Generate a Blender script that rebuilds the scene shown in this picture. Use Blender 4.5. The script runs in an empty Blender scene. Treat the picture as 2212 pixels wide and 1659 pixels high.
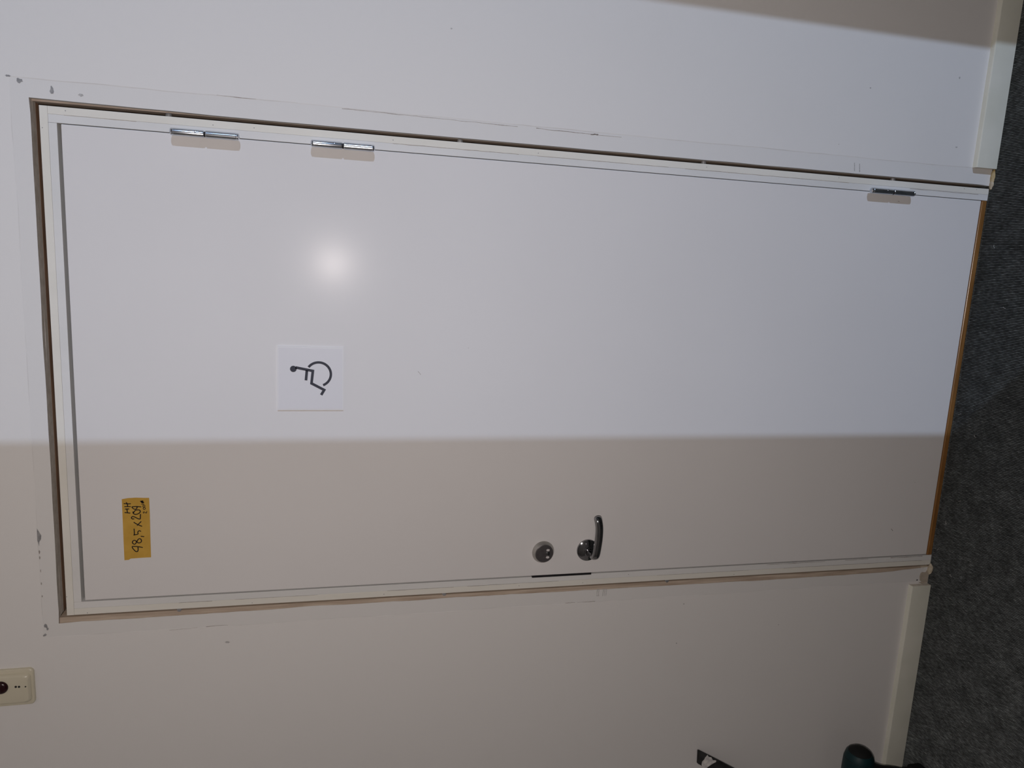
import bpy, bmesh, math, random
from mathutils import Vector, Matrix, noise
from mathutils.geometry import tessellate_polygon

# ------------------------------------------------------------------ camera, light, exposure
scene = bpy.context.scene
COL = scene.collection
cam_data = bpy.data.cameras.new('camera')
cam = bpy.data.objects.new('camera', cam_data)
COL.objects.link(cam)
# phone held on its side: the picture's left is "up" in the room
right = Vector((0.051355798644286965, -0.23393665657391546, -0.9708945476500656))
down = Vector((-0.9839652406004312, -0.17812661643502337, -0.009127639757653242))
fwd = Vector((-0.17080687116080218, 0.9557952444056352, -0.2393333732178384))
M = Matrix((( right.x, -down.x, -fwd.x, 0.76236595),
            ( right.y, -down.y, -fwd.y, -1.55652071),
            ( right.z, -down.z, -fwd.z, 1.57824651),
            (0, 0, 0, 1)))
cam.matrix_world = M
cam_data.sensor_fit = 'HORIZONTAL'
cam_data.sensor_width = 36.0
cam_data.lens = 36.0 * 1597.0 / 2212.0
cam_data.clip_start = 0.02
scene.camera = cam

world = bpy.data.worlds.new('world')
scene.world = world
world.use_nodes = True
bg = world.node_tree.nodes['Background']
bg.inputs['Color'].default_value = (0.9, 0.95, 1.0, 1)
bg.inputs['Strength'].default_value = 0.0

def spot_light(name, loc, aim, watts, colour, radius, cone, blend):
    l = bpy.data.lights.new(name, 'SPOT')
    l.energy = watts; l.color = colour; l.shadow_soft_size = radius
    l.spot_size = math.radians(cone); l.spot_blend = blend
    o = bpy.data.objects.new(name, l); COL.objects.link(o); o.location = loc
    o.rotation_euler = (Vector(aim) - Vector(loc)).to_track_quat('-Z', 'Y').to_euler()
    return o
# the phone's own flash beside the lens, pointing where the lens points
FL = Vector((0.694, -1.550, 1.569))
spot_light('phone_flash', FL, FL + fwd, 38.3, (1.0, 0.895, 0.855), 0.004, 172, 0.12)
# cool lamp in the room across the corridor; its light falls in through that room's doorway
spot_light('room_lamp', (6.66, -5.5, 1.66), (0.9, 0.0, 1.3), 960.0, (0.57, 0.725, 1.0), 0.008, 50, 0.3)

vs = scene.view_settings
vs.view_transform = 'Standard'
vs.look = 'None'
vs.gamma = 1.0
vs.use_curve_mapping = False
vs.exposure = 0.0

# ------------------------------------------------------------------ materials
def new_mat(name, col, rough=0.6, metal=0.0, spec=0.5):
    m = bpy.data.materials.new(name); m.use_nodes = True
    b = m.node_tree.nodes['Principled BSDF']
    b.inputs['Base Color'].default_value = (*col, 1)
    b.inputs['Roughness'].default_value = rough
    b.inputs['Metallic'].default_value = metal
    b.inputs['Specular IOR Level'].default_value = spec
    return m, m.node_tree, b

def mat_noise(name, c1, c2, scale=30.0, stretch=(1, 1, 1), rough=0.6, metal=0.0, spec=0.5,
              bump=0.0, bump_scale=None, detail=4.0, lo=0.35, hi=0.65, dist=0.001):
    m, nt, b = new_mat(name, c1, rough, metal, spec)
    N, L = nt.nodes, nt.links
    tc = N.new('ShaderNodeNewGeometry')
    mp = N.new('ShaderNodeMapping'); mp.inputs['Scale'].default_value = stretch
    L.new(tc.outputs['Position'], mp.inputs['Vector'])
    nz = N.new('ShaderNodeTexNoise'); nz.inputs['Scale'].default_value = scale
    nz.inputs['Detail'].default_value = detail
    L.new(mp.outputs['Vector'], nz.inputs['Vector'])
    rp = N.new('ShaderNodeValToRGB')
    rp.color_ramp.elements[0].position = lo; rp.color_ramp.elements[0].color = (*c1, 1)
    rp.color_ramp.elements[1].position = hi; rp.color_ramp.elements[1].color = (*c2, 1)
    L.new(nz.outputs['Fac'], rp.inputs['Fac'])
    L.new(rp.outputs['Color'], b.inputs['Base Color'])
    if bump:
        n2 = N.new('ShaderNodeTexNoise'); n2.inputs['Scale'].default_value = bump_scale or scale
        n2.inputs['Detail'].default_value = 3.0
        L.new(mp.outputs['Vector'], n2.inputs['Vector'])
        bp = N.new('ShaderNodeBump'); bp.inputs['Strength'].default_value = bump
        bp.inputs['Distance'].default_value = dist
        L.new(n2.outputs['Fac'], bp.inputs['Height'])
        L.new(bp.outputs['Normal'], b.inputs['Normal'])
    return m

def wall_material():
    m, nt, b = new_mat('wall_paint', (0.74, 0.73, 0.71), 0.75, 0, 0.25)
    N, L = nt.nodes, nt.links
    def math_(op, a, bb=None, clamp=False):
        n = N.new('ShaderNodeMath'); n.operation = op; n.use_clamp = clamp
        for i, v in enumerate((a, bb)):
            if v is None: continue
            if isinstance(v, (int, float)): n.inputs[i].default_value = v
            else: L.new(v, n.inputs[i])
        return n.outputs[0]
    geo = N.new('ShaderNodeNewGeometry')
    sep = N.new('ShaderNodeSeparateXYZ'); L.new(geo.outputs['Position'], sep.inputs[0])
    def nz(scale, detail=2.0):
        n = N.new('ShaderNodeTexNoise'); n.inputs['Scale'].default_value = scale
        n.inputs['Detail'].default_value = detail
        L.new(geo.outputs['Position'], n.inputs['Vector']); return n.outputs['Fac']
    # edge of the paint where the missing architrave used to sit
    wob = math_('MULTIPLY', math_('SUBTRACT', nz(7.0, 3.0), 0.5), 0.007)
    dx = math_('SUBTRACT', math_('ABSOLUTE', math_('SUBTRACT', sep.outputs['X'], 0.4925)), 0.5375)
    dz = math_('SUBTRACT', sep.outputs['Z'], 2.134)
    sd = math_('ADD', math_('MAXIMUM', dx, dz), wob)
    outside = N.new('ShaderNodeMapRange'); outside.interpolation_type = 'SMOOTHSTEP'
    outside.inputs['From Min'].default_value = -0.0012; outside.inputs['From Max'].default_value = 0.0012
    L.new(sd, outside.inputs['Value'])
    line = math_('SUBTRACT', 1.0, math_('DIVIDE', math_('ABSOLUTE', sd), 0.0011), clamp=True)
    gate = N.new('ShaderNodeMapRange')
    gate.inputs['From Min'].default_value = 0.46; gate.inputs['From Max'].default_value = 0.62
    L.new(nz(9.0, 5.0), gate.inputs['Value'])
    linefac = math_('MULTIPLY', math_('MULTIPLY', line, gate.outputs[0]), 0.30)
    base = N.new('ShaderNodeMix'); base.data_type = 'RGBA'
    base.inputs['A'].default_value = (0.715, 0.708, 0.690, 1); base.inputs['B'].default_value = (0.74, 0.73, 0.71, 1)
    L.new(outside.outputs[0], base.inputs['Factor'])
    smudge = N.new('ShaderNodeMapRange')
    smudge.inputs['From Min'].default_value = 0.55; smudge.inputs['From Max'].default_value = 0.8
    smudge.inputs['To Max'].default_value = 0.10
    L.new(nz(3.0, 6.0), smudge.inputs['Value'])
    mx = N.new('ShaderNodeMix'); mx.data_type = 'RGBA'
    mx.inputs['B'].default_value = (0.60, 0.58, 0.55, 1)
    L.new(smudge.outputs[0], mx.inputs['Factor']); L.new(base.outputs['Result'], mx.inputs['A'])
    mx2 = N.new('ShaderNodeMix'); mx2.data_type = 'RGBA'
    mx2.inputs['B'].default_value = (0.30, 0.27, 0.25, 1)
    L.new(linefac, mx2.inputs['Factor']); L.new(mx.outputs['Result'], mx2.inputs['A'])
    L.new(mx2.outputs['Result'], b.inputs['Base Color'])
    h = math_('ADD', math_('MULTIPLY', outside.outputs[0], 1.0), math_('MULTIPLY', nz(420.0, 2.0), 0.22))
    h = math_('ADD', h, math_('MULTIPLY', nz(25.0, 2.0), 0.6))
    bp = N.new('ShaderNodeBump'); bp.inputs['Strength'].default_value = 0.55
    bp.inputs['Distance'].default_value = 0.0007
    L.new(h, bp.inputs['Height']); L.new(bp.outputs['Normal'], b.inputs['Normal'])
    return m

MAT = {}
MAT['wall'] = wall_material()
MAT['room'] = mat_noise('room_paint', (0.69, 0.675, 0.645), (0.73, 0.715, 0.69), 4, rough=0.85, spec=0.2)
MAT['plaster_edge'] = mat_noise('cut_plasterboard_edge', (0.50, 0.46, 0.41), (0.60, 0.56, 0.51), 60, rough=0.9, bump=0.5, bump_scale=200)
MAT['wood_raw'] = mat_noise('raw_softwood', (0.40, 0.315, 0.24), (0.56, 0.465, 0.37), 40, (4, 4, 0.25), rough=0.85, bump=0.6, bump_scale=90)
MAT['wood_dark'] = mat_noise('aged_brown_timber', (0.40, 0.325, 0.265), (0.53, 0.44, 0.37), 30, (3, 3, 0.4), rough=0.85, bump=0.5, bump_scale=70)
MAT['wood_lintel'] = mat_noise('aged_brown_lintel', (0.20, 0.115, 0.07), (0.33, 0.20, 0.12), 30, (0.4, 3, 3), rough=0.85, bump=0.5, bump_scale=70)
MAT['threshold'] = mat_noise('varnished_threshold_oak', (0.20, 0.090, 0.024), (0.29, 0.142, 0.044), 35, (0.3, 5, 5), rough=0.28, spec=0.6)
MAT['door'] = mat_noise('door_laminate', (0.715, 0.705, 0.695), (0.735, 0.725, 0.715), 2.0, rough=0.195, spec=0.045, bump=0.03, bump_scale=900, dist=0.0002)
MAT['frame_outer'] = mat_noise('cream_gloss_paint', (0.74, 0.725, 0.655), (0.78, 0.765, 0.70), 14, (1, 1, 0.3), rough=0.32, spec=0.3, bump=0.15, bump_scale=160, dist=0.0004)
MAT['frame_inner'] = mat_noise('white_gloss_paint', (0.70, 0.705, 0.69), (0.745, 0.745, 0.73), 14, (1, 1, 0.3), rough=0.32, spec=0.3, bump=0.15, bump_scale=160, dist=0.0004)
MAT['base'] = mat_noise('cream_skirting_paint', (0.66, 0.665, 0.575), (0.71, 0.71, 0.625), 12, rough=0.42, spec=0.35, bump=0.1, bump_scale=120)
MAT['base_end'] = mat_noise('skirting_end_grain', (0.62, 0.57, 0.49), (0.72, 0.67, 0.58), 120, rough=0.8)
MAT['zinc'] = mat_noise('zinc_plated_steel', (0.60, 0.63, 0.68), (0.72, 0.75, 0.79), 40, rough=0.22, metal=1.0)
MAT['chrome'] = new_mat('dark_chrome', (0.32, 0.32, 0.33), 0.09, 1.0)[0]
MAT['bronze'] = mat_noise('dark_anodised_metal', (0.125, 0.115, 0.118), (0.155, 0.145, 0.148), 90, rough=0.42, metal=0.7)
MAT['collar'] = new_mat('satin_metal_collar', (0.50, 0.485, 0.46), 0.38, 0.75)[0]
MAT['slot'] = new_mat('pale_metal', (0.72, 0.69, 0.68), 0.5, 0.2)[0]
MAT['black'] = new_mat('black_metal', (0.012, 0.011, 0.013), 0.6, 0.0, 0.3)[0]
MAT['dark_spot'] = mat_noise('grey_filler', (0.22, 0.22, 0.225), (0.34, 0.34, 0.34), 120, rough=0.9)
MAT['crack'] = mat_noise('paint_crack_brown', (0.24, 0.21, 0.19), (0.42, 0.39, 0.36), 150, rough=0.9)
MAT['pencil'] = mat_noise('pencil_grey', (0.30, 0.30, 0.30), (0.60, 0.59, 0.57), 900, rough=0.9)
MAT['beige'] = mat_noise('bare_beige_plaster', (0.40, 0.345, 0.275), (0.48, 0.42, 0.345), 70, rough=0.9, bump=0.4, bump_scale=300)
MAT['foam'] = mat_noise('cream_filler', (0.42, 0.36, 0.26), (0.57, 0.51, 0.40), 90, rough=0.8, bump=0.5, bump_scale=200)
MAT['glue'] = mat_noise('yellow_glue', (0.34, 0.22, 0.06), (0.55, 0.47, 0.30), 60, rough=0.7, bump=0.5, bump_scale=200)
MAT['tape'] = mat_noise('orange_masking_tape', (0.53, 0.315, 0.055), (0.59, 0.36, 0.07), 40, rough=0.8, spec=0.2, bump=0.2, bump_scale=500, dist=0.0002)
MAT['ink'] = new_mat('black_marker_ink', (0.010, 0.009, 0.012), 0.6, 0, 0.2)[0]
MAT['sign'] = new_mat('white_acrylic', (0.715, 0.715, 0.735), 0.35, 0, 0.10)[0]
MAT['sign_edge'] = new_mat('clear_acrylic_edge', (0.735, 0.735, 0.74), 0.3, 0, 0.2)[0]
MAT['picto'] = new_mat('dark_slate_print', (0.040, 0.043, 0.058), 0.5, 0, 0.2)[0]
MAT['cream_plastic'] = mat_noise('cream_plastic', (0.60, 0.56, 0.43), (0.63, 0.59, 0.46), 8, rough=0.32, spec=0.4)
MAT['lens'] = new_mat('dark_red_lens', (0.022, 0.004, 0.006), 0.25, 0, 0.4)[0]
MAT['teal'] = mat_noise('teal_plastic', (0.002, 0.019, 0.023), (0.003, 0.026, 0.031), 20, rough=0.5, spec=0.3)
MAT['rubber'] = new_mat('black_rubber', (0.010, 0.011, 0.011), 0.75, 0, 0.2)[0]
MAT['steel_dark'] = mat_noise('blackened_steel', (0.020, 0.020, 0.021), (0.05, 0.05, 0.05), 40, rough=0.42, metal=0.35, bump=0.15, bump_scale=120)
MAT['smear'] = mat_noise('dried_white_plaster', (0.45, 0.44, 0.44), (0.72, 0.70, 0.66), 90, rough=0.9, bump=0.7, bump_scale=250)
MAT['screw'] = mat_noise('dull_steel_screw', (0.30, 0.30, 0.31), (0.45, 0.45, 0.46), 60, rough=0.45, metal=0.6)

def carpet_material():
    m, nt, b = new_mat('ribbed_carpet', (0.05, 0.055, 0.052), 0.95, 0, 0.1)
    N, L = nt.nodes, nt.links
    geo = N.new('ShaderNodeNewGeometry')
    mp = N.new('ShaderNodeMapping'); mp.inputs['Scale'].default_value = (1.0, 0.20, 1.0)
    L.new(geo.outputs['Position'], mp.inputs['Vector'])
    n1 = N.new('ShaderNodeTexNoise'); n1.inputs['Scale'].default_value = 420; n1.inputs['Detail'].default_value = 3
    L.new(mp.outputs['Vector'], n1.inputs['Vector'])
    r1 = N.new('ShaderNodeValToRGB')
    e = r1.color_ramp.elements
    e[0].position = 0.34; e[0].color = (0.059, 0.064, 0.063, 1)
    e[1].position = 0.62; e[1].color = (0.173, 0.191, 0.191, 1)
    x = r1.color_ramp.elements.new(0.48); x.color = (0.109, 0.117, 0.116, 1)
    x = r1.color_ramp.elements.new(0.74); x.color = (0.314, 0.338, 0.330, 1)
    L.new(n1.outputs['Fac'], r1.inputs['Fac'])
    n2 = N.new('ShaderNodeTexNoise'); n2.inputs['Scale'].default_value = 22; n2.inputs['Detail'].default_value = 4
    L.new(geo.outputs['Position'], n2.inputs['Vector'])
    mr = N.new('ShaderNodeMapRange'); mr.inputs['To Min'].default_value = 0.72; mr.inputs['To Max'].default_value = 1.25
    mr.inputs['From Min'].default_value = 0.3; mr.inputs['From Max'].default_value = 0.7
    L.new(n2.outputs['Fac'], mr.inputs['Value'])
    mu = N.new('ShaderNodeVectorMath'); mu.operation = 'SCALE'
    L.new(r1.outputs['Color'], mu.inputs[0]); L.new(mr.outputs[0], mu.inputs['Scale'])
    L.new(mu.outputs[0], b.inputs['Base Color'])
    bp = N.new('ShaderNodeBump'); bp.inputs['Strength'].default_value = 0.8; bp.inputs['Distance'].default_value = 0.001
    L.new(n1.outputs['Fac'], bp.inputs['Height']); L.new(bp.outputs['Normal'], b.inputs['Normal'])
    return m
MAT['carpet'] = carpet_material()
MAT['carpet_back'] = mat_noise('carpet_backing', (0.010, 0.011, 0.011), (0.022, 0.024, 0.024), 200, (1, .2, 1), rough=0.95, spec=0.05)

# ------------------------------------------------------------------ mesh helpers
def link_mesh(name, verts, faces, mats, parent=None, smooth=False, fmat=None):
    me = bpy.data.meshes.new(name)
    me.from_pydata([tuple(v) for v in verts], [], faces)
    if not isinstance(mats, (list, tuple)): mats = [mats]
    for k in mats: me.materials.append(MAT[k])
    if fmat:
        for p, mi in zip(me.polygons, fmat): p.material_index = mi
    if smooth:
        for p in me.polygons: p.use_smooth = True
    bm = bmesh.new(); bm.from_mesh(me)
    bmesh.ops.recalc_face_normals(bm, faces=bm.faces)
    bm.to_mesh(me); bm.free()
    o = bpy.data.objects.new(name, me); COL.objects.link(o)
    if parent: o.parent = parent
    return o

def tag(o, label=None, cat=None, group=None, kind=None):
    if label: o['label'] = label
    if cat: o['category'] = cat
    if group: o['group'] = group
    if kind: o['kind'] = kind
    return o

def auto_smooth(o, ang=35):
    bm = bmesh.new(); bm.from_mesh(o.data)
    lim = math.radians(ang)
    for e in bm.edges:
        e.smooth = not (len(e.link_faces) == 2 and e.calc_face_angle(0) > lim)
    for f in bm.faces: f.smooth = True
    bm.to_mesh(o.data); bm.free()
    return o

def box(name, x0, x1, y0, y1, z0, z1, mat, parent=None, bevel=0.0, seg=2):
    bm = bmesh.new()
    bmesh.ops.create_cube(bm, size=1.0)
    for v in bm.verts:
        v.co = Vector(((x0 + x1) / 2 + v.co.x * (x1 - x0), (y0 + y1) / 2 + v.co.y * (y1 - y0), (z0 + z1) / 2 + v.co.z * (z1 - z0)))
    if bevel:
        bmesh.ops.bevel(bm, geom=list(bm.edges), offset=bevel, segments=seg, profile=0.5, affect='EDGES')
    me = bpy.data.meshes.new(name); bm.to_mesh(me); bm.free()
    me.materials.append(MAT[mat])
    o = bpy.data.objects.new(name, me); COL.objects.link(o)
    if parent: o.parent = parent
    return o

def prism(name, pts, y0, y1, mat, parent=None, side=None, bevel=0.0):
    """polygon in the XZ plane, extruded from y0 (front) to y1"""
    n = len(pts)
    v = [(x, y0, z) for x, z in pts] + [(x, y1, z) for x, z in pts]
    tri = tessellate_polygon([[Vector((x, z, 0)) for x, z in pts]])
    f = [tuple(t) for t in tri] + [tuple(i + n for i in reversed(t)) for t in tri]
    fm = [0] * len(f)
    for i in range(n):
        j = (i + 1) % n
        f.append((i, j, j + n, i + n)); fm.append(1 if side else 0)
    return link_mesh(name, v, f, [mat, side] if side else [mat], parent, fmat=fm)

def lathe(name, prof, centre, axis, mat, parent=None, n=40, ang=35, mats=None):
    """prof: list of (r, h) along axis from centre; ends closed"""
    a = Vector(axis).normalized()
    u = a.orthogonal().normalized(); w = a.cross(u)
    c = Vector(centre)
    verts, faces = [], []
    for r, h in prof:
        for i in range(n):
            t = 2 * math.pi * i / n
            verts.append(c + a * h + (u * math.cos(t) + w * math.sin(t)) * r)
    for k in range(len(prof) - 1):
        for i in range(n):
            j = (i + 1) % n
            faces.append((k * n + i, k * n + j, (k + 1) * n + j, (k + 1) * n + i))
    faces.append(tuple(range(n)))
    faces.append(tuple((len(prof) - 1) * n + i for i in range(n)))
    o = link_mesh(name, verts, faces, mat, parent)
    return auto_smooth(o, ang)

def smooth_path(pts, sub=5, closed=False):
    P = [Vector(p) for p in pts]
    if len(P) < 3: return P
    out = []
    for i in range(len(P) - 1):
        p0 = P[max(i - 1, 0)]; p1 = P[i]; p2 = P[i + 1]; p3 = P[min(i + 2, len(P) - 1)]
        for s in range(sub):
            t = s / sub
            out.append(0.5 * ((2 * p1) + (p2 - p0) * t + (2 * p0 - 5 * p1 + 4 * p2 - p3) * t * t + (3 * p1 - p0 - 3 * p2 + p3) * t ** 3))
    out.append(P[-1])
    return out

def sweep(name, path, radii, mat, parent=None, n=16, up=(0, 0, 1), power=2.0, cap=True, ang=50):
    """path: Vectors; radii: list of (ra, rb), ra along side, rb along up-ish; superellipse section"""
    P = [Vector(p) for p in path]
    verts, faces = [], []
    for i, p in enumerate(P):
        t = (P[min(i + 1, len(P) - 1)] - P[max(i - 1, 0)]).normalized()
        s = t.cross(Vector(up))
        if s.length < 1e-5: s = t.orthogonal()
        s.normalize(); b = s.cross(t).normalized()
        ra, rb = radii[i] if isinstance(radii, list) else radii
        for k in range(n):
            q = 2 * math.pi * k / n
            cq, sq = math.cos(q), math.sin(q)
            verts.append(p + s * (math.copysign(abs(cq) ** (2 / power), cq) * ra) + b * (math.copysign(abs(sq) ** (2 / power), sq) * rb))
    for i in range(len(P) - 1):
        for k in range(n):
            j = (k + 1) % n
            faces.append((i * n + k, i * n + j, (i + 1) * n + j, (i + 1) * n + k))
    if cap:
        faces.append(tuple(range(n))); faces.append(tuple((len(P) - 1) * n + k for k in range(n)))
    o = link_mesh(name, verts, faces, mat, parent)
    return auto_smooth(o, ang)

def blob(name, centre, size, mat, parent, seed=0, amp=0.35, sub=3):
    bm = bmesh.new(); bmesh.ops.create_icosphere(bm, subdivisions=sub, radius=1.0)
    for v in bm.verts:
        k = 1 + amp * noise.noise(v.co * 1.7 + Vector((seed * 3.1, seed, 0)))
        v.co = Vector(centre) + Vector((v.co.x * size[0], v.co.y * size[1], v.co.z * size[2])) * k
    me = bpy.data.meshes.new(name); bm.to_mesh(me); bm.free()
    me.materials.append(MAT[mat])
    for p in me.polygons: p.use_smooth = True
    o = bpy.data.objects.new(name, me); COL.objects.link(o); o.parent = parent
    return o

def ragged_strip(name, pts, widths, y, mat, parent, thick=0.0003, seed=1, jitter=0.4):
    """thin flat patch along a polyline in the XZ plane, uneven width"""
    rnd = random.Random(seed)
    P = [Vector((x, 0, z)) for x, z in pts]
    L_, R_ = [], []
    for i, p in enumerate(P):
        t = (P[min(i + 1, len(P) - 1)] - P[max(i - 1, 0)]).normalized()
        s = Vector((t.z, 0, -t.x))
        w = widths[i] if isinstance(widths, list) else widths
        L_.append(p + s * w * (0.5 + rnd.uniform(-jitter, jitter) * 0.5))
        R_.append(p - s * w * (0.5 + rnd.uniform(-jitter, jitter) * 0.5))
    poly = [(v.x, v.z) for v in L_] + [(v.x, v.z) for v in reversed(R_)]
    return prism(name, poly, y - thick, y + 0.0002, mat, parent)

def stroke(name, pts, width, y, mat, parent, thick=0.00012, smooth=True):
    P = smooth_path([(x, 0, z) for x, z in pts], 5) if smooth and len(pts) > 2 else [Vector((x, 0, z)) for x, z in pts]
    t0 = (P[1] - P[0]).normalized(); t1 = (P[-1] - P[-2]).normalized()
    P = [P[0] - t0 * width * 0.3] + P + [P[-1] + t1 * width * 0.3]
    verts, faces = [], []
    n = len(P)
    for i, p in enumerate(P):
        t = (P[min(i + 1, n - 1)] - P[max(i - 1, 0)]).normalized()
        s = Vector((t.z, 0, -t.x))
        w = width * (0.35 if i in (0, n - 1) else 0.5)
        for sg in (1, -1):
            q = p + s * (w * sg)
            verts.append((q.x, y - thick, q.z)); verts.append((q.x, y, q.z))
    for i in range(n - 1):
        a, b = i * 4, (i + 1) * 4
        faces += [(a, b, b + 2, a + 2), (a, a + 1, b + 1, b), (a + 2, b + 2, b + 3, a + 3)]
    faces += [(0, 2, 3, 1), ((n - 1) * 4, (n - 1) * 4 + 1, (n - 1) * 4 + 3, (n - 1) * 4 + 2)]
    return link_mesh(name, verts, faces, mat, parent)

def empty(name, loc=(0, 0, 0)):
    o = bpy.data.objects.new(name, None); COL.objects.link(o); o.location = loc
    o.empty_display_size = 0.05
    return o

# ------------------------------------------------------------------ room shell
H = 2.62
rnd = random.Random(4)
# front wall: board with a ragged opening round the door frame
left_edge = [(-0.0055, 0.0)]
z = 0.03
prof = [(0.0, .0065), (.08, .0110), (.15, .0145), (.45, .0158), (.7, .0152), (.94, .0138), (1.32, .0122), (1.55, .0128), (1.78, .0142), (1.95, .0150), (2.107, .0165)]
def left_at(zz):
    for (a, wa), (b, wb) in zip(prof, prof[1:]):
        if a <= zz <= b: return wa + (wb - wa) * (zz - a) / (b - a)
    return prof[-1][1]
while z < 2.09:
    left_edge.append((-(left_at(z) + 0.0022 * noise.noise(Vector((0, 0, z * 9))) + 0.0009 * noise.noise(Vector((3, 0, z * 40)))), z))
    z += 0.018
top_edge = [(-0.0165, 2.1055)]
x = 0.01
while x < 0.985:
    top_edge.append((x, 2.1045 + 0.0012 * noise.noise(Vector((x * 8, 5, 0)))))
    x += 0.03
top_edge.append((0.9965, 2.1055))
right_edge = []
z = 2.07
while z > 0.02:
    right_edge.append((0.9935 + 0.003 * max(0, z - 1.7) / 0.4 + 0.0007 * noise.noise(Vector((9, 0, z * 12))), z))
    z -= 0.03
right_edge.append((0.992, 0.0))
outline = [(-2.2, 0.0)] + left_edge + top_edge + right_edge + [(7.8, 0.0), (7.8, H), (-2.2, H)]
wall_front = prism('wall_front', outline, 0.0, 0.0130, 'wall', side='plaster_edge')
tag(wall_front, 'white painted wall with the bare outline of a removed door surround', 'wall', kind='structure')
# timbers in the thickness of the wall, seen through the gap round the frame
box('stud', -0.075, -0.0190, 0.0131, 0.115, 0.0, 2.16, 'wood_raw', wall_front, 0.0006, 1)
box('packing_strip', -0.0188, -0.0042, 0.0014, 0.115, 0.0, 2.1046, 'wood_raw', wall_front, 0.0006, 1)
box('stud', 0.9930, 1.060, 0.0131, 0.115, 0.0, 2.16, 'wood_dark', wall_front, 0.0006, 1)
box('plaster_reveal', -0.0031, 0.9929, 0.0131, 0.0279, 2.1047, 2.16, 'plaster_edge', wall_front)
box('lintel', -0.0031, 0.9929, 0.028, 0.115, 2.1045, 2.16, 'wood_lintel', wall_front, 0.0006, 1)

# marks left on the wall
def spot(cx, cz, rx, rz, seed, mat='dark_spot', tilt=0.0):
    r = random.Random(seed); pts = []
    for i in range(14):
        t = 2 * math.pi * i / 14
        k = 1 + r.uniform(-0.28, 0.28)
        px, pz = rx * k * math.cos(t), rz * k * math.sin(t)
        pts.append((cx + px * math.cos(tilt) - pz * math.sin(tilt), cz + px * math.sin(tilt) + pz * math.cos(tilt)))
    return prism('filler_spot', pts, -0.0003, 0.0004, mat, wall_front)
spot(1.0236, 2.1186, 0.0042, 0.0048, 1)
spot(1.0122, 2.0677, 0.0062, 0.0032, 2)
spot(1.0085, 2.0210, 0.0026, 0.0040, 3, 'pencil')
spot(-0.0198, 2.1292, 0.0042, 0.0028, 5)
spot(-0.0265, 2.1265, 0.0030, 0.0020, 6)
spot(-0.0397, 2.1318, 0.0025, 0.0042, 7, tilt=0.5)
spot(1.0300, 2.1365, 0.0016, 0.0045, 8)
prism('filler_spot', [(0.187, 2.1345), (0.172, 2.1275), (0.164, 2.1285), (0.159, 2.1315), (0.150, 2.1325), (0.163, 2.1350)], -0.0003, 0.0004, 'dark_spot', wall_front)
for i, (cx, cw) in enumerate([(0.138, .0012), (0.126, .0012), (0.098, .0008), (0.071, .0011), (0.044, .0008)]):
    spot(cx, 2.1325, 0.0035 - 0.0003 * i, cw, 20 + i, 'crack')
def crack(x0, z0, x1, z1, w, seed):
    n = max(6, int(abs(z1 - z0) / 0.012)); r = random.Random(seed)
    pts = [(x0 + (x1 - x0) * i / n + r.uniform(-.0005, .0005), z0 + (z1 - z0) * i / n) for i in range(n + 1)]
    ws = [w * (0.25 + 0.75 * abs(noise.noise(Vector((seed, 0, p[1] * 14)))) * 1.6) for p in pts]
    return ragged_strip('paint_crack', pts, ws, 0.0, 'crack', wall_front, seed=seed)
crack(1.0285, 1.560, 1.0262, 1.205, 0.0016, 1)
crack(1.0262, 1.165, 1.0243, 0.975, 0.0020, 2)
crack(1.0240, 1.045, 1.0262, 1.028, 0.0040, 3)
crack(1.0315, 1.79, 1.0305, 1.72, 0.0010, 4)
crack(-0.0443, 1.828, -0.0433, 1.784, 0.0013, 5)
crack(-0.0465, 1.90, -0.0450, 1.845, 0.0009, 9)
crack(-0.0440, 1.000, -0.0435, 0.955, 0.0011, 6)
crack(-0.0430, 1.030, -0.0432, 1.006, 0.0013, 7)
# scuffs and pencil hatching beside the opening
for cx, cz, w in [(1.0074, 0.3904, .0018), (1.0064, 0.3764, .0024)]:
    ragged_strip('scuff_mark', [(cx - .009, cz - .001), (cx - .003, cz), (cx + .004, cz + .001), (cx + .010, cz + .002)], w, 0.0, 'pencil', wall_front, seed=int(cz * 1000))
for cz in (0.9515, 0.9475, 0.9365, 0.9325, 0.9285):
    ragged_strip('pencil_mark', [(-.031, cz), (-.025, cz + .0006), (-.018, cz), (-.012, cz + .0005)], 0.0016, 0.0, 'pencil', wall_front, seed=int(cz * 10000), jitter=0.8)
for k, (px, pz, w) in enumerate([(1.232, 0.135, .0022), (1.185, 0.375, .0012), (0.9045, 0.22, .001), (-.171, .73, .0016), (1.20, 1.35, .0012), (1.075, .115, .0014), (1.055, .44, .001), (-.066, .72, .0014), (-.083, 1.786, .002), (-.142, .445, .0012)]):
    if px > .95 or px < 0:
        spot(px, pz, w, w * (1.0 + (k % 3) * .6), 60 + k, 'pencil')
# bare plaster and filler at the foot of the opening
prism('bare_patch', [(-.0525, .0008), (-.0535, .0190), (-.0500, .0300), (-.0480, .0200), (-.0440, .0265), (-.0330, .0290), (-.0235, .0275), (-.0200, .0230), (-.0215, .0120), (-.0160, .0090), (-.0150, .0008)], -0.0005, 0.0004, 'beige', wall_front)
blob('filler_lump', (-0.0110, -0.0040, 0.0020), (0.0150, 0.0065, 0.0065), 'foam', wall_front, 2, 0.25)
blob('filler_lump', (-0.0100, 0.0050, 0.0170), (0.0075, 0.0052, 0.0160), 'foam', wall_front, 8, 0.25)
blob('glue_lump', (1.0130, -0.0050, 0.0000), (0.0190, 0.0062, 0.0034), 'glue', wall_front, 4, 0.25)
blob('glue_lump', (0.9950, -0.0045, 0.0000), (0.0120, 0.0060, 0.0030), 'foam', wall_front, 6, 0.25)
spot(-0.0425, 0.0350, 0.0016, 0.0022, 33, 'black')
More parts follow.
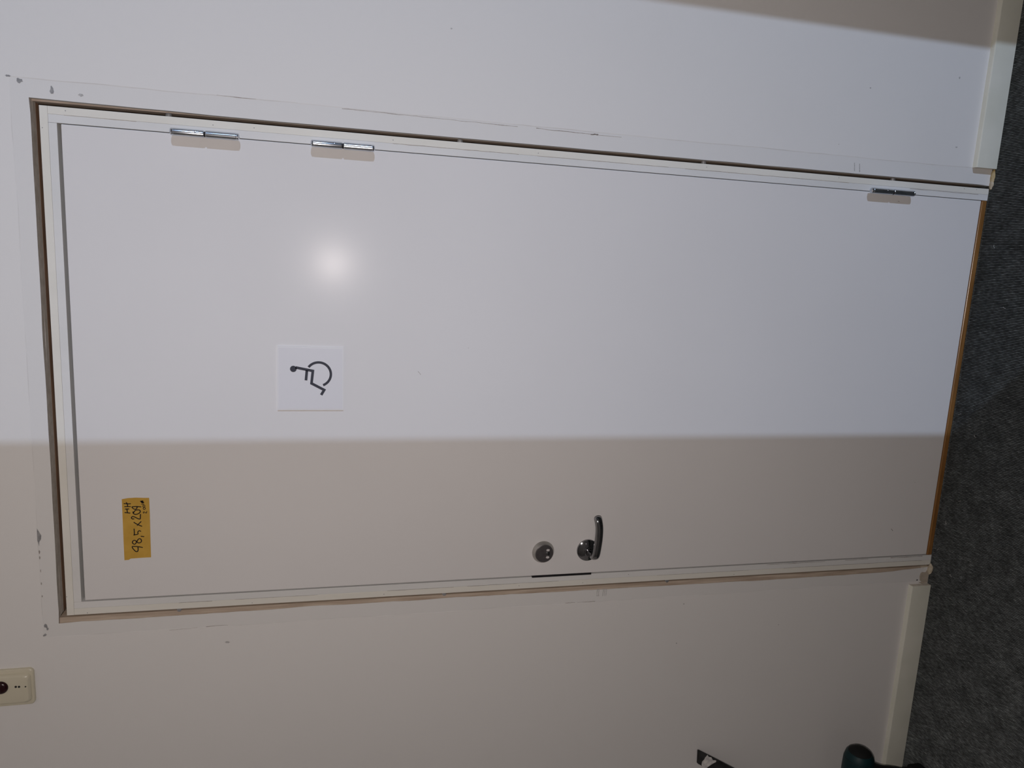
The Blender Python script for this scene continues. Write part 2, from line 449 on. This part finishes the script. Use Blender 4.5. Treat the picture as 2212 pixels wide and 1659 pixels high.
ragged_strip('torn_paper', [(-.012, .112), (-.008, .106), (-.003, .1025), (.0, .1005)], 0.0045, 0.010, 'crack', wall_front, thick=0.002, seed=12)

# corridor and the room across it
def wall_box(name, x0, x1, y0, y1, z0, z1, label):
    return tag(box(name, x0, x1, y0, y1, z0, z1, 'room'), label, 'wall', kind='structure')
YB, YR = -2.6, -2.85
wall_box('wall_left', -2.3, -2.2, YB, 0.0, 0, H, 'white end wall of the corridor past the alarm unit')
wall_box('wall_right', 7.8, 7.9, -7.0, 0.0, 0, H, 'white end wall of the corridor past the hinged side')
def add_box_to(verts, faces, x0, x1, y0, y1, z0, z1):
    b = len(verts)
    verts += [(x0, y0, z0), (x1, y0, z0), (x1, y1, z0), (x0, y1, z0), (x0, y0, z1), (x1, y0, z1), (x1, y1, z1), (x0, y1, z1)]
    faces += [tuple(b + i for i in q) for q in ((0, 1, 2, 3), (4, 5, 6, 7), (0, 1, 5, 4), (1, 2, 6, 5), (2, 3, 7, 6), (3, 0, 4, 7))]
V, F = [], []
add_box_to(V, F, -2.2, 3.339, YR, YB, 0, H)
add_box_to(V, F, 4.20, 7.8, YR, YB, 0, H)
add_box_to(V, F, 3.339, 4.20, YR, YB, 2.45, H)
tag(link_mesh('wall_back', V, F, 'room'), 'white corridor wall facing the door, with an open doorway', 'wall', kind='structure')
# unseen door leaf added to bound the lamp's strip and sharpen its right edge
light_blocker = box('light_blocker', -0.858, 0.0, -0.04, 0.0, 0.01, 2.44, 'room', None, 0.001)
light_blocker.location = (4.20, YB + 0.002, 0.0)
light_blocker.rotation_euler = (0, 0, -0.535)
tag(light_blocker, 'unseen plain white door leaf added to block lamp light across the corridor', 'door', kind='structure')
wall_box('wall_far', 2.5, 7.8, -7.0, -6.9, 0, H, 'white wall at the back of the room across the corridor')
wall_box('wall_side', 2.4, 2.5, -7.0, YR, 0, H, 'white side wall of the room across the corridor')
tag(box('ceiling', -2.3, 7.9, -7.0, 0.12, H, H + 0.08, 'room'), 'plain white ceiling above corridor and room', 'ceiling', kind='structure')

# carpet: needle-felt ribs running away from the wall, 3.9 mm apart
pitch = 0.0039
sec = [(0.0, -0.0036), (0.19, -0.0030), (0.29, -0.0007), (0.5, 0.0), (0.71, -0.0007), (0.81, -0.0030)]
V, F = [], []
x = -2.2
while x < 7.8:
    for fx, fz in sec:
        V.append((x + fx * pitch, YB, fz)); V.append((x + fx * pitch, -0.0002, fz))
    x += pitch
FM = []
for i in range(len(V) // 2 - 1):
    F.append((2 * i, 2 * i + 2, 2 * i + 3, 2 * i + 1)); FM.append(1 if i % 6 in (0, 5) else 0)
b0 = len(V)
V += [(-2.3, -7.0, -0.006), (7.9, -7.0, -0.006), (7.9, 0.12, -0.006), (-2.3, 0.12, -0.006),
      (2.4, -7.0, -0.001), (7.9, -7.0, -0.001), (7.9, YB, -0.001), (2.4, YB, -0.001)]
F += [(b0, b0 + 1, b0 + 2, b0 + 3), (b0 + 4, b0 + 5, b0 + 6, b0 + 7)]
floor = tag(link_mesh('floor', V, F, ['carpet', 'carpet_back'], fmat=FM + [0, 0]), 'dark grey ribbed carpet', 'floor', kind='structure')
# lint on the carpet
for k, (lx, ly, a) in enumerate([(0.845, -0.042, 0.4), (0.70, -0.098, 1.2), (0.375, -0.075, 0.8), (0.42, -0.018, 2.0), (0.13, -0.03, .3), (0.2, -.06, 1.9), (0.05, -.016, 2.6), (0.0, -.07, .9)]):
    d = Vector((math.cos(a), math.sin(a), 0)) * 0.0045
    c = Vector((lx, ly, 0.0008))
    sweep('lint_thread', smooth_path([c - d, c + Vector((-d.y, d.x, 0)) * 0.3, c + d], 4), (0.00025, 0.00025), 'slot', floor, n=5)

# skirting boards
def skirting(name, x0, x1, label, end_hi):
    h, t = 0.0595, 0.0125
    sect = [(0, 0.0), (-t, 0.0), (-t, h - 0.0035), (-t + 0.0008, h - 0.0014), (-t + 0.0025, h - 0.0004), (0, h)]
    n = len(sect)
    V = [(x0, y, zz) for y, zz in sect] + [(x1, y, zz) for y, zz in sect]
    F = [tuple(range(n)), tuple(n + i for i in range(n))] + [(i, (i + 1) % n, n + (i + 1) % n, n + i) for i in range(n)]
    fm = [1, 1] + [0] * n
    o = link_mesh(name, V, F, ['base', 'base_end'], fmat=fm)
    auto_smooth(o, 40)
    return tag(o, label, 'skirting board', kind='structure')
skirting('baseboard_left', -2.2, -0.0535, 'cream skirting board on the lock side of the door', True)
skirting('baseboard_right', 1.0315, 7.8, 'cream skirting board on the hinge side of the door', False)
# strips of old caulk along the skirting ends
# ------------------------------------------------------------------ door frame
frame = empty('trim_1', (0.4925, 0.0, 0.0))
tag(frame, 'cream and white painted wooden door frame without architraves', 'door frame', kind='structure')
INV = Matrix.Translation((-0.4925, 0, 0))
def fpart(o):
    o.parent = frame; o.matrix_parent_inverse = INV; return o
fpart(box('head_lining', 0.0, 0.985, -0.0004, 0.10, 2.0766, 2.090, 'frame_outer', None, 0.0004))
fpart(box('jamb_lining', 0.0, 0.0136, 0.0, 0.10, 0.0, 2.0765, 'frame_outer', None, 0.0004))
fpart(box('jamb_lining', 0.9713, 0.985, 0.0, 0.10, 0.0, 2.0765, 'frame_outer', None, 0.0004))
fpart(box('head_rebate', 0.0278, 0.9564, 0.0002, 0.10, 2.0625, 2.0765, 'frame_inner', None, 0.0004))
jl = fpart(box('jamb_rebate', 0.0137, 0.0275, 0.0002, 0.10, 0.0, 2.0765, 'frame_inner', None, 0.0004))
jr = fpart(box('jamb_rebate', 0.9567, 0.9712, 0.0002, 0.10, 0.0, 2.0765, 'frame_inner', None, 0.0004))
fpart(box('door_stop', 0.0276, 0.042, 0.0425, 0.10, 0.0, 2.0624, 'frame_inner', None, 0.0008))
fpart(box('door_stop', 0.9425, 0.9566, 0.0425, 0.10, 0.0, 2.0624, 'frame_inner', None, 0.0008))
fpart(box('door_stop', 0.0421, 0.9424, 0.0425, 0.10, 2.048, 2.0624, 'frame_inner', None, 0.0008))
th = fpart(box('threshold', 0.0278, 0.9564, -0.0003, 0.10, 0.0, 0.0150, 'threshold', None, 0.0025, 3))
th['label'] = 'varnished orange-brown wooden threshold'
# nail holes and screw heads
for hx, hz in [(.9790, 2.0475), (.9765, 1.7972), (.9778, 1.7234), (.9463, 2.0861), (.9778, 1.4597), (.9770, 1.1577), (.9805, .4290), (.9805, .0741), (.9812, .0374), (.0030, 2.0526), (.0405, 2.0885), (.0075, 1.1465), (.0040, 1.7350), (.0060, 1.4569), (.9785, .7685), (.0205, .8746), (.0060, .9900), (.0050, .5900)]:
    yy = -0.0004 if hz > 2.0768 else 0.0
    o = lathe('nail_hole', [(0.0009, -0.0004), (0.0009, 0.0002), (0.0005, 0.0003)], (hx, yy, hz), (0, -1, 0), 'dark_spot', None, 10)
    fpart(o)
for fx, fz in [(0.9890, 1.8770), (0.9890, 1.3222), (0.9890, 0.7701), (0.9890, 0.2700), (-0.0030, 1.8798), (-0.0030, 1.3210), (-0.0030, 0.7705)]:
    sgn = 1 if fx > .5 else -1
    if sgn > 0:
        o = lathe('fixing_screw', [(0.0052, -0.0035), (0.0058, -0.001), (0.0058, 0.003), (0.0040, 0.0039)], (fx, 0.014, fz), (-1, 0, 0), 'screw', None, 20)
    else:
        o = lathe('fixing_screw', [(0.0048, 0.0), (0.0050, 0.003), (0.0038, 0.0040), (0.001, 0.0042)], (fx, 0.0050, fz), (0, -1, 0), 'screw', None, 20)
    fpart(o)
# hairline paint cracks between lining and rebate
def fcrack(x, z0, z1, w, seed, y=-0.0001):
    n = max(5, int(abs(z1 - z0) / 0.015)); r = random.Random(seed)
    pts = [(x + r.uniform(-.0003, .0003), z0 + (z1 - z0) * i / n) for i in range(n + 1)]
    ws = [w * (0.3 + abs(noise.noise(Vector((seed, 1, p[1] * 18))))) for p in pts]
    P = [Vector((a, 0, b)) for a, b in pts]
    o = ragged_strip('paint_crack', pts, ws, y, 'crack', None, thick=0.0002, seed=seed)
    fpart(o)
for i, (cx, z0, z1, w) in enumerate([(.9713, 1.46, 1.20, .0009), (.9713, 1.16, .86, .0008), (.9713, .82, .40, .0010), (.9700, .23, .03, .0013), (.9713, 2.05, 1.93, .0007),
                                     (.0136, 1.88, 1.815, .0013), (.0136, 1.77, 1.60, .0007), (.0136, 1.45, 1.30, .0009), (.0136, 1.27, 1.05, .0010), (.0136, .80, .55, .0006), (.0136, .45, .03, .0010),
                                     (.0255, .50, .33, .0016), (.0258, .27, .20, .0018), (.0255, .13, .03, .0020)]):
    fcrack(cx, z0, z1, w, 40 + i)

# ------------------------------------------------------------------ door
door = box('door_1', 0.0304, 0.9553, 0.0, 0.040, 0.0180, 2.0560, 'door', None, 0.0012)
tag(door, 'smooth white door leaf with an accessible toilet sign', 'door', kind='structure')
for k, (pts, w) in enumerate([([(.5095, 1.396), (.5060, 1.3925), (.5025, 1.390)], .0008), ([(.1070, .1420), (.1035, .1385), (.1010, .1365)], .0016), ([(.5625, 1.2895), (.5615, 1.2890)], .0012), ([(.2340, .0900), (.2325, .0890)], .0012), ([(.9385, .2590), (.9380, .2540)], .0010)]):
    ragged_strip('scratch', pts, w, 0.0, 'crack', door, thick=0.00015, seed=70 + k)
# hinges
HX, HY, HR = 0.9564, -0.0135, 0.0066
def hinge(zc):
    plate = box('hinge', HX - 0.0014, HX + 0.0014, HY, 0.030, zc - 0.052, zc + 0.052, 'zinc', door)
    plate['label'] = 'zinc lift-off barrel hinge'
    L2 = 0.0603
    lathe('knuckle', [(0.0048, 0.0), (0.0061, 0.0008), (HR, 0.0022), (HR, 0.0535), (0.0062, 0.0542), (0.0062, 0.0552), (HR, 0.0559), (0.0062, 0.0580), (0.0045, 0.0594), (0.002, 0.0602)],
          (HX, HY, zc + 0.0012), (0, 0, 1), 'zinc', plate, 36, 25)
    lathe('knuckle', [(0.0062, 0.0), (HR, 0.0008), (HR, 0.0530), (0.0062, 0.0537), (0.0062, 0.0548), (HR, 0.0555), (0.0060, 0.0580), (0.0040, 0.0594), (0.002, 0.0600)],
          (HX, HY, zc - 0.0012), (0, 0, -1), 'zinc', plate, 36, 25)
    lathe('hinge_pin', [(0.0050, -0.0016), (0.0050, 0.0016)], (HX, HY, zc), (0, 0, 1), 'black', plate, 24)
    d = Vector((0.55, -0.83, 0)).normalized()
    lathe('set_screw', [(0.0022, -0.001), (0.0022, 0.0005), (0.0012, 0.0009)], Vector((HX, HY, zc + 0.0165)) + d * HR, d, 'zinc', plate, 14)
for zc in (1.8095, 1.5570, 0.2880):
    hinge(zc)
# lock
lx, lz = 0.0886, 1.0933
lock = lathe('lock_cylinder', [(0.0262, -0.0005), (0.0264, 0.0012), (0.0252, 0.0030), (0.0222, 0.0094), (0.0214, 0.0100)], (lx, 0, lz), (0, -1, 0), 'collar', door, 56)
lock['label'] = 'round dark-faced cylinder lock with metal collar'
lathe('lock_face', [(0.0211, 0.0), (0.0211, 0.0012), (0.0200, 0.0020), (0.0080, 0.0022)], (lx, -0.0100, lz), (0, -1, 0), 'bronze', lock, 56)
lathe('lock_plug', [(0.0050, 0.0), (0.0050, 0.0014), (0.0044, 0.0018)], (lx, -0.0121, 1.0853), (0, -1, 0), 'chrome', lock, 28)
def slot(cx, sgn):
    pts = []
    for i in range(7):
        t = (-0.5 + i / 6) * 1.25
        pts.append((lx + sgn * 0.0116 * math.cos(t), 1.0853 + 0.0116 * math.sin(t) * 0.62))
    for i in range(5):
        t = (0.5 - i / 4) * 0.95
        pts.append((lx + sgn * 0.0064 * math.cos(t), 1.0853 + 0.0064 * math.sin(t) * 0.75))
    prism('lock_mark', pts, -0.01262, -0.0121, 'slot', lock)
slot(0, 1); slot(0, -1)
# lever handle
hx, hz = 0.0886, 0.9847
rose = lathe('door_handle', [(0.0262, -0.0005), (0.0264, 0.0020), (0.0258, 0.0042), (0.0205, 0.0072), (0.0145, 0.0088), (0.0135, 0.0092), (0.0135, 0.0108), (0.0112, 0.0116), (0.0108, 0.0150), (0.0094, 0.0160)], (hx, 0, hz), (0, -1, 0), 'chrome', door, 56, 22)
rose['label'] = 'dark chrome lever handle on a round rose'
path = smooth_path([(hx, -0.012, hz), (hx, -0.032, hz - .0003), (hx + .0005, -0.041, hz - .001), (hx + .0030, -0.0475, hz - .002), (hx + .0095, -0.0510, hz - .003), (hx + .026, -0.0525, hz - .0045), (hx + .050, -0.0530, hz - .0060), (hx + .072, -0.0520, hz - .0058), (hx + .086, -0.0490, hz - .0042), (hx + .0935, -0.0450, hz - .0030), (hx + .0965, -0.0420, hz - .0025)], 6)
rad = []
for i, p in enumerate(path):
    t = i / (len(path) - 1)
    ra = 0.0072 if t < 0.2 else 0.0074
    rb = 0.0074 + 0.0017 * min(1, max(0, (t - 0.12) / 0.2))
    j = i - len(path) + 9
    if j >= 0: k = (1.0, 0.995, 0.98, 0.95, 0.90, 0.83, 0.73, 0.58, 0.34)[j]; ra *= k; rb *= k
    rad.append((ra, rb))
sweep('lever', path, rad, 'chrome', rose, 28, up=(0, 0, 1), power=2.3)
# black strike plate in the gap on the lock side
st = fpart(box('strike_plate', 0.0257, 0.0303, -0.0006, 0.030, 0.9705, 1.1165, 'black', None))
st['label'] = 'black steel strike plate'

# ------------------------------------------------------------------ sign
sign = prism('toilet_sign', [(0.4262, 1.5502), (0.5578, 1.5514), (0.5582, 1.6822), (0.4260, 1.6818)], -0.0031, -0.0001, 'sign_edge')
tag(sign, 'square white acrylic sign with a dark wheelchair symbol on the door', 'sign')
prism('sign_panel', [(0.4288, 1.5530), (0.5552, 1.5540), (0.5556, 1.6796), (0.4286, 1.6792)], -0.00345, -0.0030, 'sign', sign)
Yp = -0.00345
lathe('symbol_head', [(0.0065, -0.0002), (0.0065, 0.00025)], (0.5119, Yp, 1.6508), (0, -1, 0), 'picto', sign, 40)
def bar(name, a, b, w, pad0=0.0, pad1=0.0):
    A, B = Vector((a[0], 0, a[1])), Vector((b[0], 0, b[1])); t = (B - A).normalized(); s = Vector((t.z, 0, -t.x)) * w / 2
    A = A - t * pad0; B = B + t * pad1
    prism(name, [((A + s).x, (A + s).z), ((B + s).x, (B + s).z), ((B - s).x, (B - s).z), ((A - s).x, (A - s).z)], Yp - 0.00025, Yp + 0.0002, 'picto', sign)
def pline(name, pts, w):
    """mitred polyline polygon"""
    P = [Vector((x, z)) for x, z in pts]; Lf, Rt = [], []
    for i, p in enumerate(P):
        d0 = (P[i] - P[i - 1]).normalized() if i else (P[1] - P[0]).normalized()
        d1 = (P[i + 1] - P[i]).normalized() if i < len(P) - 1 else d0
        n0 = Vector((-d0.y, d0.x)); n1 = Vector((-d1.y, d1.x)); m = (n0 + n1).normalized()
        k = (w / 2) / max(0.35, m.dot(n0))
        Lf.append(p + m * k); Rt.append(p - m * k)
    prism(name, [tuple(v) for v in Lf] + [tuple(v) for v in reversed(Rt)], Yp - 0.00025, Yp + 0.0002, 'picto', sign)
pline('symbol_body', [(0.5150, 1.6465), (0.5082, 1.6122), (0.4822, 1.6148), (0.4686, 1.5893), (0.4580, 1.5953)], 0.0054)
bar('symbol_arm', (0.5092, 1.6241), (0.4884, 1.6258), 0.0054)
wc, wr = Vector((0.5015, 1.6008)), 0.0246
a0 = math.atan2(1.6207 - wc.y, 0.51585 - wc.x); a1 = math.atan2(1.5948 - wc.y, 0.4791 - wc.x) + 0.12
if a1 < 0: a1 += 2 * math.pi
outer, inner = [], []
# the wheel runs from the back of the torso round the far side to the calf
span = -(2 * math.pi - (a1 - a0))
for i in range(41):
    t = a0 + span * i / 40
    outer.append((wc.x + (wr + .0025) * math.cos(t), wc.y + (wr + .0025) * math.sin(t)))
    inner.append((wc.x + (wr - .0025) * math.cos(t), wc.y + (wr - .0025) * math.sin(t)))
prism('symbol_wheel', outer + inner[::-1], Yp - 0.00025, Yp + 0.0002, 'picto', sign)

# ------------------------------------------------------------------ tape with handwriting
TAPE = [(242.47, 1980.38), (244.47, 1968.89), (244.98, 1954.13), (244.13, 1940.99), (243.81, 1930.09), (211.7, 1929.72), (164.09, 1930.13), (116.91, 1930.19), (116.53, 1951.63), (115.92, 1968.3), (113.22, 1972.12), (113.26, 1976.68), (112.85, 1980.0), (142.38, 1980.21), (194.6, 1980.27)]
tape = prism('tape_note', [(a / 1000, b / 1000) for a, b in TAPE], -0.0004, -0.00005, 'tape')
tag(tape, 'strip of orange masking tape with handwritten size stuck on the door', 'tape')
NOTE = {
'letter': [[(221.85, 1974.8), (221.8, 1967.76)], [(214.55, 1975.71), (212.91, 1966.18)], [(221.74, 1971.62), (214.01, 1970.98)],
           [(233.15, 1976.7), (232.59, 1970.67), (232.4, 1964.62)], [(226.85, 1975.69), (226.69, 1964.81)], [(235.46, 1972.53), (232.59, 1970.67), (226.86, 1970.21)]],
'digit': [[(138.83, 1945.42), (140.69, 1952.44), (141.95, 1963.19), (139.71, 1964.5), (134.99, 1961.76), (130.78, 1958.16), (130.83, 1955.08), (134.61, 1953.8), (140.57, 1953.94)],
          [(151.96, 1955.81), (147.29, 1958.45), (146.94, 1961.37), (149.92, 1963.92), (153.7, 1962.8), (154.79, 1959.45), (151.96, 1955.81), (149.47, 1953.82), (149.29, 1949.67), (152.52, 1946.9), (156.88, 1948.18), (157.96, 1951.05), (155.68, 1953.62), (151.96, 1955.81)],
          [(162.97, 1947.57), (162.07, 1942.11)],
          [(179.29, 1959.89), (167.39, 1959.7), (166.48, 1960.56), (167.89, 1953.23), (171.89, 1953.26), (174.84, 1950.93), (173.76, 1947.65)],
          [(193.04, 1959.85), (188.03, 1952.58), (184.23, 1945.25)], [(194.43, 1946.42), (186.37, 1953.87)],
          [(200.59, 1959.19), (200.51, 1962.24), (203.12, 1964.04), (205.41, 1961.91), (204.32, 1957.83), (200.8, 1952.17), (199.99, 1948.06), (203.95, 1947.52), (209.89, 1947.09)],
          [(215.73, 1960.58), (212.14, 1960.2), (209.93, 1956.41), (211.16, 1951.01), (214.35, 1947.61), (218.13, 1947.9), (219.2, 1951.58), (218.41, 1956.13), (214.74, 1958.97), (212.61, 1960.35)],
          [(225.42, 1945.77), (226.31, 1953.0), (226.1, 1961.22), (224.71, 1961.92), (221.81, 1959.31), (220.76, 1956.06), (222.56, 1953.53), (226.01, 1952.59)]],
'small_writing': [[(211.93, 1940.41), (212.54, 1941.71), (214.15, 1941.66), (214.66, 1940.16), (212.89, 1937.89), (212.07, 1936.1), (213.75, 1935.55), (215.63, 1935.16)],
          [(224.3, 1940.27), (222.18, 1941.74), (219.77, 1940.41), (220.46, 1938.32), (222.51, 1937.6), (224.26, 1939.04), (224.3, 1940.27)],
          [(229.03, 1940.95), (226.9, 1942.09), (224.69, 1940.84), (225.57, 1938.83), (227.25, 1938.12), (228.98, 1939.3), (229.03, 1940.95)],
          [(231.22, 1944.6), (230.34, 1940.5)],
          [(237.67, 1946.7), (238.17, 1941.5), (236.15, 1946.09), (236.73, 1940.3), (234.81, 1945.15), (234.64, 1939.71), (233.54, 1943.7), (233.14, 1940.0)]]}
k = 0
for nm, strokes in NOTE.items():
    for s in strokes:
        k += 1
        stroke(nm, [(a / 1000, b / 1000) for a, b in s], 0.00125 if nm == 'small_writing' else 0.0019, -0.00040 - 0.000004 * k, 'ink', tape)

# ------------------------------------------------------------------ alarm unit on the wall
def rrect(cx, cz, w, h, r, n=6):
    pts = []
    for sx, sz, a in ((1, 1, 0), (-1, 1, 90), (-1, -1, 180), (1, -1, 270)):
        for i in range(n + 1):
            t = math.radians(a + 90 * i / n)
            pts.append((cx + sx * (w / 2 - r) + r * math.cos(t), cz + sz * (h / 2 - r) + r * math.sin(t)))
    return pts
def stack(name, layers, mat, parent=None, ang=30):
    """rounded-rectangle layers (cx,cz,w,h,r,y) skinned from back to front"""
    V, F = [], []
    for (cx, cz, w, h, r, y) in layers:
        V += [(px, y, pz) for px, pz in rrect(cx, cz, w, h, r)]
    n = len(rrect(0, 0, 1, 1, .1))
    for k in range(len(layers) - 1):
        for i in range(n):
            j = (i + 1) % n
            F.append((k * n + i, k * n + j, (k + 1) * n + j, (k + 1) * n + i))
    F.append(tuple(range(n))); F.append(tuple((len(layers) - 1) * n + i for i in range(n)))
    return auto_smooth(link_mesh(name, V, F, mat, parent), ang)
ax, az = -0.1465, 2.2145
alarm = stack('alarm_unit', [(ax, az, .079, .120, .009, 0.0), (ax, az, .079, .120, .009, -.0045), (ax, az, .0765, .1175, .009, -.0065), (ax, az, .0745, .1155, .009, -.0070)], 'cream_plastic')
tag(alarm, 'cream plastic alarm unit with dark red indicator on the wall', 'alarm unit')
stack('cover', [(ax, az, 0.063, .111, .009, -.0069), (ax, az, .0605, .1085, .009, -.0120), (ax, az, .0555, .1035, .009, -.0150), (ax, az, .052, .100, .008, -.0155)], 'cream_plastic', alarm)
lens = lathe('indicator_lens', [(0.0135, 0.0), (0.0135, 0.0015), (0.0120, 0.0040), (0.0085, 0.0060), (0.0030, 0.0068)], (-0.1385, -0.0154, 2.2105), (0, -1, 0), 'lens', alarm, 36)
lens['label'] = 'dark red indicator lens'
for (gx, gz, r) in [(-0.1392, 2.1838, 0.0022), (-0.1397, 2.1780, 0.0022), (-0.1405, 2.1666, 0.0015)]:
    lathe('speaker_hole', [(r, -0.0002), (r, 0.0002)], (gx, -0.0156, gz), (0, -1, 0), 'black', alarm, 16)

# ------------------------------------------------------------------ pry bar leaning against the wall
pry_top = Vector((-0.4905, -0.0075, 0.6440)); pry_bot = Vector((-0.800, -0.150, 0.036))
axis = (pry_top - pry_bot).normalized()
wdir = axis.cross(Vector((0, 1, 0))).normalized()      # across the blade, roughly along the wall
if wdir.x < 0: wdir = -wdir
ndir = axis.cross(wdir).normalized()
if ndir.y > 0: ndir = -ndir                            # towards the corridor
Lp = (pry_top - pry_bot).length
def bar_mesh(name, stations, mat, parent=None):
    V, F = [], []
    for (s, w, t, off) in stations:
        c = pry_top - axis * s + ndir * off
        b = min(t * 0.35, 0.0018)
        sk = max(0.0, 1 - max(0.0, s - .004) / .05)
        for (a, d) in ((-w / 2, -t / 2 + b), (-w / 2 + b, -t / 2), (w / 2 - b, -t / 2), (w / 2, -t / 2 + b), (w / 2, t / 2 - b), (w / 2 - b, t / 2), (-w / 2 + b, t / 2), (-w / 2, t / 2 - b)):
            V.append(c + wdir * a + ndir * d - axis * (sk * wdir.z * a / axis.z))
    n = 8
    for i in range(len(stations) - 1):
        for k in range(n):
            j = (k + 1) % n
            F.append((i * n + k, i * n + j, (i + 1) * n + j, (i + 1) * n + k))
    F.append(tuple(range(n))); F.append(tuple((len(stations) - 1) * n + k for k in range(n)))
    return auto_smooth(link_mesh(name, V, F, mat, parent), 30)
pry = bar_mesh('pry_bar', [(0.0, .0310, .0030, .0), (.004, .0340, .0038, .0), (.05, .0345, .0060, .001), (.10, .0340, .0075, .002), (.16, .030, .0090, .003), (.25, .026, .0105, .003), (Lp * .85, .026, .0105, .003),
                           (Lp * .93, .030, .0105, .006), (Lp * .97, .036, .0090, .012), (Lp * 1.0, .040, .0065, .022), (Lp * 1.015, .040, .0040, .030)], 'steel_dark')
tag(pry, 'dark steel pry bar with a plaster smear leaning against the wall', 'pry bar')
# ridge along the bar and the plaster smear near its tip
def on_blade(s, a, lift): return pry_top - axis * s + wdir * a + ndir * lift
V, F = [], []
sm = [(.021, .0165), (.019, .0080), (.0195, .0010), (.0175, -.0060), (.0200, -.0130), (.0245, -.0178), (.0360, -.0180), (.0375, -.0110), (.0410, -.0040), (.0455, .0040), (.0500, .0110), (.0475, .0145), (.0400, .0110), (.0330, .0155), (.0260, .0135)]
for s_, a_ in sm: V.append(on_blade(s_, a_, 0.0044))
for s_, a_ in sm: V.append(on_blade(s_, a_, 0.0026))
n = len(sm)
tri = tessellate_polygon([[Vector((s_, a_, 0)) for s_, a_ in sm]])
F = [tuple(t) for t in tri] + [(i, (i + 1) % n, (i + 1) % n + n, i + n) for i in range(n)]
smr = link_mesh('plaster_smear', V, F, 'smear', pry)
smr['label'] = 'dried white plaster smear'

# ------------------------------------------------------------------ cordless drill standing on its battery
DY = -0.105
drill = empty('cordless_drill', (-0.565, DY, 0.0))
tag(drill, 'dark teal cordless drill standing on its battery beside the pry bar', 'drill')
DINV = Matrix.Translation((0.565, -DY, 0))
def dpart(o):
    o.parent = drill; o.matrix_parent_inverse = DINV; return o
hzc = 0.234
body = dpart(lathe('motor_housing', [(0.020, 0.0), (0.029, 0.002), (0.034, 0.010), (0.0375, 0.024), (0.0385, 0.05), (0.0385, 0.085), (0.036, 0.105), (0.031, 0.125), (0.029, 0.130)], (-0.456, DY, hzc), (-1, 0, 0), 'teal', None, 40, 30))
dpart(lathe('end_cap', [(0.004, -0.0115), (0.012, -0.0105), (0.020, -0.0075), (0.027, -0.0020), (0.0320, 0.0060), (0.0362, 0.016), (0.0364, 0.021)], (-0.4585, DY, hzc), (-1, 0, 0), 'rubber', None, 36, 30))
for k in range(5):
    a = -0.5 + k * 0.25
    box('vent_slot', -0.502, -0.484, DY - 0.0388 * math.cos(a) - .0006, DY - 0.0388 * math.cos(a) + .004, hzc + 0.0375 * math.sin(a) - .0012, hzc + 0.0375 * math.sin(a) + .0012, 'rubber', body)
dpart(lathe('gear_collar', [(0.0295, 0.0), (0.0295, 0.018), (0.027, 0.022), (0.0255, 0.024)], (-0.586, DY, hzc), (-1, 0, 0), 'rubber', None, 36, 30))
dpart(lathe('chuck', [(0.0225, 0.0), (0.0225, 0.030), (0.021, 0.032), (0.020, 0.042), (0.012, 0.058), (0.008, 0.060)], (-0.610, DY, hzc), (-1, 0, 0), 'rubber', None, 36, 30))
hp = smooth_path([(-0.505, DY, 0.222), (-0.520, DY, 0.195), (-0.532, DY, 0.165), (-0.5395, DY, 0.130), (-0.5480, DY, 0.100), (-0.555, DY, 0.078), (-0.560, DY, 0.060)], 6)
hr = []
for i, p in enumerate(hp):
    t = i / (len(hp) - 1)
    ra = 0.029 - 0.006 * min(1, t * 2.2)
    hr.append((ra if t < 0.8 else ra + 0.004 * (t - .8) / .2, 0.0185))
dpart(sweep('handle_grip', hp, hr, 'rubber', None, 24, up=(0, 1, 0), power=2.4))
dpart(box('trigger', -0.574, -0.556, DY - 0.009, DY + 0.009, 0.155, 0.190, 'rubber', None, 0.004, 2))
dpart(box('battery_foot', -0.646, -0.548, DY - 0.036, DY + 0.036, 0.044, 0.064, 'rubber', None, 0.006, 2))
dpart(box('battery', -0.648, -0.5440, DY - 0.038, DY + 0.038, 0.0, 0.0435, 'rubber', None, 0.006, 2))
